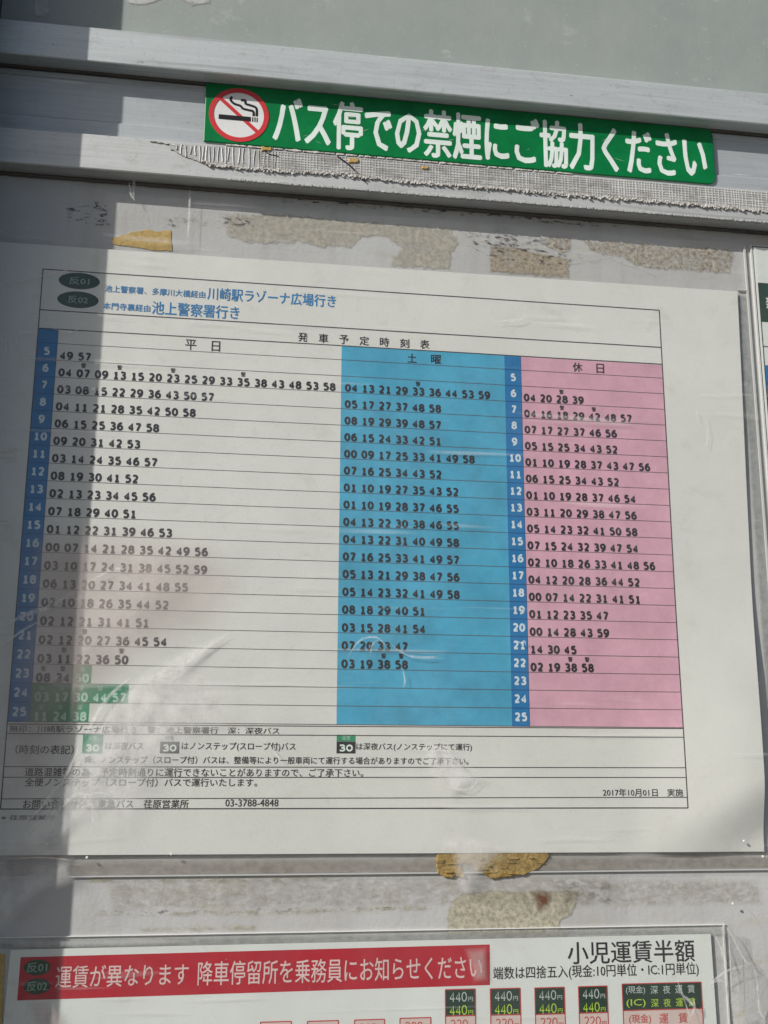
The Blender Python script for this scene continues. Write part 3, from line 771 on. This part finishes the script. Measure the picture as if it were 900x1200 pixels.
# footer
text([pxbox('無印：川崎駅ラゾーナ広場行き　警：池上警察署行　深：深夜バス', 12, 327, 850, 858, 12),
      pxbox('（時刻の表記）', 19, 87, 873, 884, 50),
      pxbox('は深夜バス', 124, 168, 869.5, 878.5, 124),
      pxbox('はノンステップ(スロープ付)バス', 213, 346, 869.5, 880, 213),
      pxbox('は深夜バス(ノンステップにて運行)', 417, 552, 870.5, 880, 417),
      pxbox('尚、ノンステップ（スロープ付）バスは、整備等により一般車両にて運行する場合がありますのでご了承下さい。', 100, 548, 885.5, 894.5, 100),
      pxbox('道路混雑等の為、予定時刻通りに運行できないことがありますので、ご了承下さい。', 30, 425, 899.5, 909.5, 30),
      pxbox('全便ノンステップ（スロープ付）バスで運行いたします。', 30, 301, 911.5, 921.5, 30),
      pxbox('お問い合わせ先：東急バス　荏原営業所', 28, 221, 937, 947, 28),
      pxbox('03-3788-4848', 264, 326, 936.5, 945, 264),
      pxbox('2017年10月01日　実施', 705, 797, 924, 933, 705)], 'footer_text', 'ink', tb, D3, .006)
for px, lab, gt, main in ((98, '深夜', 1, 'green_box'), (188, '警', 0, 'ink'), (394, '深夜', 1, 'ink')):
    b = MB(); X0, Zt = P(px, 870.5 if main == 'ink' else 861); X1, Zb = P(px+22, 883)
    b.quad(X0, X1, Zb, P(px, 869)[1] if main == 'ink' else Zt, D2); k = b.build('sample_cell', main, tb)
    _, X0, X1, Zb2, Zt2 = pxbox('30', px+2.5, px+19, 872.5, 880.5, px)
    text([('30', X0, X1, Zb2, Zt2)], 'sample_number', 'stwhite', k, D3, .012)
    if main == 'ink' and gt:
        b = MB(); b.quad(P(px, 869)[0], P(px+22, 869)[0], P(px, 868.7)[1], P(px, 861)[1], D2); b.build('sample_cap', 'green_box', k)
    text([pxbox('深夜' if gt else '行先', px+6, px+16, 862, 867.5, px)], 'sample_mark', 'greentext' if gt else 'ink', k, D3, 0)
text([pxbox('※ 荏原営業所', 2, 66, 955, 961, 2)], 'margin_note', 'line', tb, D3, 0)

# ================================================================== CLEAR POCKET OVER THE TIMETABLE
pk = thing('clear_sheet_pocket', 'scratched clear vinyl pocket stretched over the large bus timetable', 'plastic pocket')
FD = .0032
def lift_film(x, z):
    return lift_main(x, z)*1.05+.0006*noise.noise(Vector((x*14, z*11, 5)))+.00025*noise.noise(Vector((x*50, z*36, 9)))
def film(name, par, x0, x1, z0, z1, d, lift, mat='film', st_=.004):
    nx = int((x1-x0)/st_); nz = int((z1-z0)/st_); V = []
    for j in range(nz+1):
        for i in range(nx+1):
            x = x0+(x1-x0)*i/nx; z = z0+(z1-z0)*j/nz; V.append((x, -(d+lift(x, z)), z))
    F = [(j*(nx+1)+i, j*(nx+1)+i+1, (j+1)*(nx+1)+i+1, (j+1)*(nx+1)+i) for j in range(nz) for i in range(nx)]
    me = bpy.data.meshes.new(name); me.from_pydata(V, [], F); me.materials.append(M[mat])
    for p in me.polygons: p.use_smooth = True
    return link(name, me, par)
fm = film('clear_film', pk, -.034, .4185, -.3225, .0560, FD, lift_film)
def rect(x0, x1, z0, z1): return [(x0, z0), (x1, z0), (x1, z1), (x0, z1)]
smear('bottom_strip', rect(-.03, .4185, -.3222, -.3136), 'seamdirt', pk, .0008, 0, .004)
smear('side_strip', rect(.4118, .4180, -.3136, .0150), 'seamgrey', pk, .0008, 0, .002)
b = MB(); b.box(-.03, .4185, -.3234, -.3227, .0, .0012); b.build('bottom_weld', M['seamgrey'] if False else mat_plain('grey_weld', (.50, .50, .49), .35), pk)
b = MB(); b.box(.4178, .4190, -.3236, .0472, .0004, .0014); b.box(.4120, .4178, .0170, .0174, .0004, .0014); b.build('side_weld', mat_plain('clouded_weld', (.52, .53, .52), .3), pk)
# wear marks and painted reflections on the film
def sm(poly, mat, fade, d=FD+.0008, st_=.0015, name='dust_smear', sharp=None): return smear(name, px_poly(poly), mat, pk, d, fade, st_, sharp)
sm([(20, 610), (120, 600), (250, 620), (300, 680), (270, 740), (170, 790), (100, 860), (70, 920), (30, 960), (0, 990), (-20, 900), (-10, 760)], 'dustv', .030, st_=.003)  # veil of reflected light painted over the lower left
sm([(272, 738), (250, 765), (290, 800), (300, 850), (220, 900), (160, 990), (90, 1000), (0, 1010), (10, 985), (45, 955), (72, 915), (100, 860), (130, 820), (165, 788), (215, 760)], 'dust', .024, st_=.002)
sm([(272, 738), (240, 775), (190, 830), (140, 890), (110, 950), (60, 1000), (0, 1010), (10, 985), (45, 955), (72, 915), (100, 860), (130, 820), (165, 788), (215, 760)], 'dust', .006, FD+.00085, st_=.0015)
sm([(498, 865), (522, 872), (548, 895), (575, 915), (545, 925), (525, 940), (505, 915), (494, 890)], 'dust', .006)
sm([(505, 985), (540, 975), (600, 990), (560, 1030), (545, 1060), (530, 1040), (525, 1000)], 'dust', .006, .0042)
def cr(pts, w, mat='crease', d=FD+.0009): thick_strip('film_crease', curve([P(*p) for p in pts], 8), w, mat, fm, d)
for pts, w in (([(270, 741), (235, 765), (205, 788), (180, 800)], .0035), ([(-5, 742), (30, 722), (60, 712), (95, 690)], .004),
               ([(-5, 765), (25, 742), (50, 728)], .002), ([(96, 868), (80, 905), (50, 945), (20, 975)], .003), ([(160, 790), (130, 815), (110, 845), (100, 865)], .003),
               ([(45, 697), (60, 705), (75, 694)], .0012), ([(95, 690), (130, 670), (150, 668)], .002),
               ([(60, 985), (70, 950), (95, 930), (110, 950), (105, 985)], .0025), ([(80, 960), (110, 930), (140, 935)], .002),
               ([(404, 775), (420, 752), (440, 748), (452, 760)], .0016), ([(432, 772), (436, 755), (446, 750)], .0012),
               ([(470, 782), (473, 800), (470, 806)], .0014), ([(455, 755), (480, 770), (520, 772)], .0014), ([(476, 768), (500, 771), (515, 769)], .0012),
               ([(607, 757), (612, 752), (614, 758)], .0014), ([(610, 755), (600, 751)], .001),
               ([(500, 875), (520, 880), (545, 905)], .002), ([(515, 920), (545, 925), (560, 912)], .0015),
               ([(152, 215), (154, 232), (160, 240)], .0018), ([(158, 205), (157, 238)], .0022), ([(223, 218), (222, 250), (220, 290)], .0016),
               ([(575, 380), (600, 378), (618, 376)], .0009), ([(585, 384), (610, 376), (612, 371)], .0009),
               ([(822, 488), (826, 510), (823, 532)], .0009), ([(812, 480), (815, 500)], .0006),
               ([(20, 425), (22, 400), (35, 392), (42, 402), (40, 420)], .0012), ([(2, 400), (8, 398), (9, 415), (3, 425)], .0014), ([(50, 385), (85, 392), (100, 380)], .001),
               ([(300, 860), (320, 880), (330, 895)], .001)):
    cr(pts, w)  # scuffs, plus fold highlights and reflections drawn as pale strokes
for pts, w in (([(-4, 532), (10, 530), (24, 528)], .0016), ([(-4, 538), (10, 537), (23, 535)], .0014), ([(8, 543), (22, 541)], .001),
               ([(-3, 617), (10, 616), (21, 617)], .0010), ([(-3, 340), (50, 327), (100, 316)], .0008), ([(-3, 613), (12, 613)], .0008),
               ([(10, 1006), (50, 1004), (90, 1008)], .0012)):
    cr(pts, w, 'warmcrease')  # reflected streaks drawn as warm strokes
# curled bright edge over the lower left of the timetable
for x, y in ((57, 988), (103, 1004), (201, 1000), (857, 885), (890, 1003), (868, 985), (855, 1058)):
    X, Z = P(x, y); b = MB(); b.slab(disc(X, Z, .0007, 8), FD+.0006, FD+.0012, .0002); b.build('dirt_speck', 'stedge', pk)

# ================================================================== RIGHT NEIGHBOUR TIMETABLE
rt = thing('neighbour_timetable', 'partly visible second bus timetable with dark green heading at the right edge', 'timetable')
sheet('paper', 'paper2', rt, [(.4240, .0465), (.60, .0465), (.60, -.32), (.4240, -.32)], PD, lambda x, z: 0, 8, 8)
bx, bt = P(887, 333)
b = MB(); b.quad(bx, .56, bt-.0255, bt, D2); rg = b.build('heading_block', 'dkgreen', rt)
text([('新', bx+.0042, bx+.0122, bt-.0175, bt-.0085)], 'heading_text', 'stwhite', rg, D3, .01)
b = MB(); b.seg(bx, bt, .56, bt, .0006, D3); b.seg(bx, bt, bx, -.27, .0006, D3); b.seg(bx, bt-.0415, .56, bt-.0415, .0006, D3); b.build('table_frame', 'line', rt)
b = MB(); b.quad(bx, .56, -.27, bt-.0535, D1); rh = b.build('hour_column', 'hour', rt)
b = MB()
for k in range(12): b.seg(bx, bt-.065-k*.0098, .56, bt-.065-k*.0098, .0004, D3)
b.build('row_rules', 'line', rh)
text([('大', bx+.0045, bx+.0085, bt-.0335, bt-.0292)], 'destination_text', 'blue_ink', rt, D3, .008)
pk2 = thing('clear_sheet_pocket', 'narrow edge of the clear pocket around the right hand neighbouring timetable', 'plastic pocket')
film('clear_film', pk2, .4228, .60, -.3225, .0480, FD, lambda x, z: .0003*noise.noise(Vector((x*20, z*15, 2))), 'film', .006)
b = MB(); b.box(.4222, .4232, -.3236, .0478, .0, .0018); b.box(.4232, .60, .0473, .0478, .0, .0018); b.build('side_weld', M['clouded_weld'] if 'clouded_weld' in M else bpy.data.materials['clouded_weld'], pk2)

# ================================================================== FARE NOTICE
fa = thing('fare_notice', 'fare notice with red banner and small fare boxes at the bottom of the board', 'notice')
sheet('paper', 'paper2', fa, [(.0098, -.3566), (.3700, -.3556), (.3720, -.52), (.0060, -.52)], PD, lambda x, z: 0, 8, 8)
b = MB(); b.add([(.0148, D1, -.3601), (.2489, D1, -.3586), (.2487, D1, -.3782), (.0146, D1, -.3797)], [(0, 1, 2, 3)]); bn = b.build('red_banner', 'red', fa)
for y0, y1, s in ((1124, 1142, '反01'), (1146, 1164, '反02')):
    x0, z0 = P(29, y0); x1, z1 = P(59, y1); xc, zc = (x0+x1)/2, (z0+z1)/2
    b = MB(); b.poly(disc(xc, zc, (x1-x0)/2, 32, (z0-z1)/2), D2); k = b.build('route_oval', 'dkgreen', fa)
    text([(s, xc-.0048, xc+.0048, zc-.0022, zc+.0022)], 'route_number', 'ovaltext', k, D3, .01)
text([pxbox('運賃が異なります', 66, 221, 1131, 1157, 80), pxbox('降車停留所を乗務員にお知らせください', 232, 564, 1126, 1154, 240)], 'banner_text', 'banner_text', bn, D3, .004)
text([pxbox('小児運賃半額', 664, 812, 1103, 1129, 680)], 'child_fare_heading', 'ink', fa, D3, .006)
text([pxbox('端数は四捨五入(現金:10円単位・IC:1円単位)', 577, 817, 1132, 1149, 590)], 'rounding_text', 'ink', fa, D3, .004)
def fbox(x0, x1, y0, ymid, dark=True, wide=False):
    X0, Z0 = P(x0, y0); X1 = P(x1, y0)[0]; Zm = P(x0, ymid)[1]; Ze = Zm-.0105
    if dark:
        b = MB(); b.quad(X0, X1, Zm, Z0, D1); k = b.build('fare_cell', 'fare_dark', fa)
    else: Zm = Z0; Ze = Zm-.0105; k = None
    b = MB(); b.quad(X0, X1, Ze, Zm, D1); k2 = b.build('child_fare_cell', 'fare_pale', fa)
    b = MB()
    for zz in ((Z0, Zm, Ze) if dark else (Zm, Ze)): b.seg(X0, zz, X1, zz, .0005, D3)
    b.seg(X0, Z0, X0, Ze, .0005, D3); b.seg(X1, Z0, X1, Ze, .0005, D3); b.build('cell_border', 'redline', k2)
    w = X1-X0; h = (Z0-Zm)/2
    if not wide:
        if dark:
            for i, mt in ((0, 'faretext_w'), (1, 'faretext_y')):
                zc = Z0-h*(i+.52)-.0003
                text([('440', X0+w*.14, X0+w*.72, zc-.0023, zc+.0023), ('円', X0+w*.76, X0+w*.92, zc-.0023, zc-.0002)], 'fare_text', mt, k, D3, .006)
        text([('220' if dark else '200', X0+w*.16, X0+w*.74, Zm-.0062, Zm-.0018), ('円', X0+w*.78, X0+w*.93, Zm-.0062, Zm-.0042)], 'child_fare_text', 'redtext', k2, D3, .006)
    else:
        z1_ = Z0-h*.5; z2_ = Z0-h*1.5
        text([('(現金)', X0+.0020, X0+.0125, z1_-.0020, z1_+.0022)]+[(c, X0+.0155+i*.0068, X0+.0195+i*.0068, z1_-.0020, z1_+.0020) for i, c in enumerate('深夜運賃')], 'fare_text', 'faretext_w', k, D3, .004)
        text([('(IC)', X0+.0020, X0+.0125, z2_-.0020, z2_+.0022)]+[(c, X0+.0155+i*.0068, X0+.0195+i*.0068, z2_-.0020, z2_+.0020) for i, c in enumerate('深夜運賃')], 'fare_text', 'faretext_y', k, D3, .004)
        text([('(現金)', X0+.0030, X0+.0150, Zm-.0068, Zm-.0020), ('運', X0+.0195, X0+.0245, Zm-.0068, Zm-.0020), ('賃', X0+.0300, X0+.0350, Zm-.0068, Zm-.0020)], 'child_fare_text', 'redtext', k2, D3, .004)
fbox(521, 556, 1159, 1190); fbox(573.5, 608.5, 1158, 1189); fbox(625.5, 660, 1157, 1188); fbox(676.5, 710, 1155.5, 1186.5)
fbox(727.5, 820, 1152.5, 1183.5, True, True)
for x0, x1, y in ((305, 341, 1197), (360, 396, 1196), (415, 450, 1194.5), (468, 504, 1192.5)): fbox(x0, x1, y, 0, False)

pk3 = thing('clear_sheet_pocket', 'clear vinyl pocket over the fare notice with a crumpled upper right corner', 'plastic pocket')
film('clear_film', pk3, -.012, .3790, -.52, -.3510, .0026, lambda x, z: .0004*noise.noise(Vector((x*18, z*18, 7))), 'film', .005)
smear('dust_smear', px_poly([(-10, 1000), (90, 1000), (95, 1035), (50, 1050), (20, 1085), (-10, 1095)]), 'dust', pk, .0046, .008, .0015)  # painted reflection carried on below the timetable pocket
smear('top_strip', rect(.004, .3780, -.3562, -.3512), 'seamgrey', pk3, .0009, 0, .003)
b = MB(); b.box(-.012, .3790, -.3513, -.3509, .0, .0010); b.build('top_weld', mat_plain('bright_weld', (.70, .70, .69), .25), pk3)
b = MB(); b.box(.3775, .3783, -.52, -.3513, .0, .0012); b.build('side_weld', bpy.data.materials['clouded_weld'], pk3)
# crumpled corner: folded facets of loose film
cp = [(826, 1080), (840, 1076), (850, 1080), (862, 1112), (877, 1124), (884, 1150), (884, 1185), (898, 1200), (880, 1216), (856, 1216), (848, 1150), (836, 1112)]
V = [(*P(x, y),) for x, y in cp]; cen = [P(846, 1100), P(858, 1140), P(866, 1180)]
b = MB(); vs = [(x, .0030+random.uniform(0, .006), z) for x, z in V]+[(x, .0050+random.uniform(0, .004), z) for x, z in cen]
n = len(V); fs = []
def near(i): 
    return min(range(3), key=lambda k: (V[i][0]-cen[k][0])**2+(V[i][1]-cen[k][1])**2)
for i in range(n):
    j = (i+1) % n; a_, c_ = near(i), near(j); fs.append((i, j, n+c_))
    if a_ != c_: fs.append((i, n+c_, n+a_))
b.add(vs, fs); b.build('crumpled_corner', 'film2', pk3)
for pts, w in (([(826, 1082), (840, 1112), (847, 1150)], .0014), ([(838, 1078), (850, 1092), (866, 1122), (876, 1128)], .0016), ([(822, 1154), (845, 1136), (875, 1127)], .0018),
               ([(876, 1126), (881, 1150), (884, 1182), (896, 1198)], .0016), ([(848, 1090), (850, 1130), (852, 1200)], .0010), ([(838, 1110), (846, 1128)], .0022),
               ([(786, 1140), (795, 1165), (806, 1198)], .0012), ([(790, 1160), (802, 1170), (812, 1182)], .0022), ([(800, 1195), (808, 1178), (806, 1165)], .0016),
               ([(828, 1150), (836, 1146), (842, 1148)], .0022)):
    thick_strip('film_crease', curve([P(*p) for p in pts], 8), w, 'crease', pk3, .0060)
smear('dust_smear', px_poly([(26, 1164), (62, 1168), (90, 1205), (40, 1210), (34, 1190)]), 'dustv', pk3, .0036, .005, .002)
smear('dust_smear', px_poly([(850, 1180), (868, 1176), (880, 1206), (852, 1208)]), 'grimey', pk3, .0062, .003, .001)
smear('dust_smear', px_poly([(540, 1108), (570, 1106), (572, 1150), (552, 1152)]), 'dustv', pk3, .0036, .004, .001)

flush_text()

# the printing follows every wave of the sheet it is printed on
done = set()
for o in list(tb.children_recursive):
    if o.type != 'MESH' or o is paper or o.data.name in done: continue
    done.add(o.data.name)
    for v in o.data.vertices: v.co.y -= lift_main(v.co.x, v.co.z)
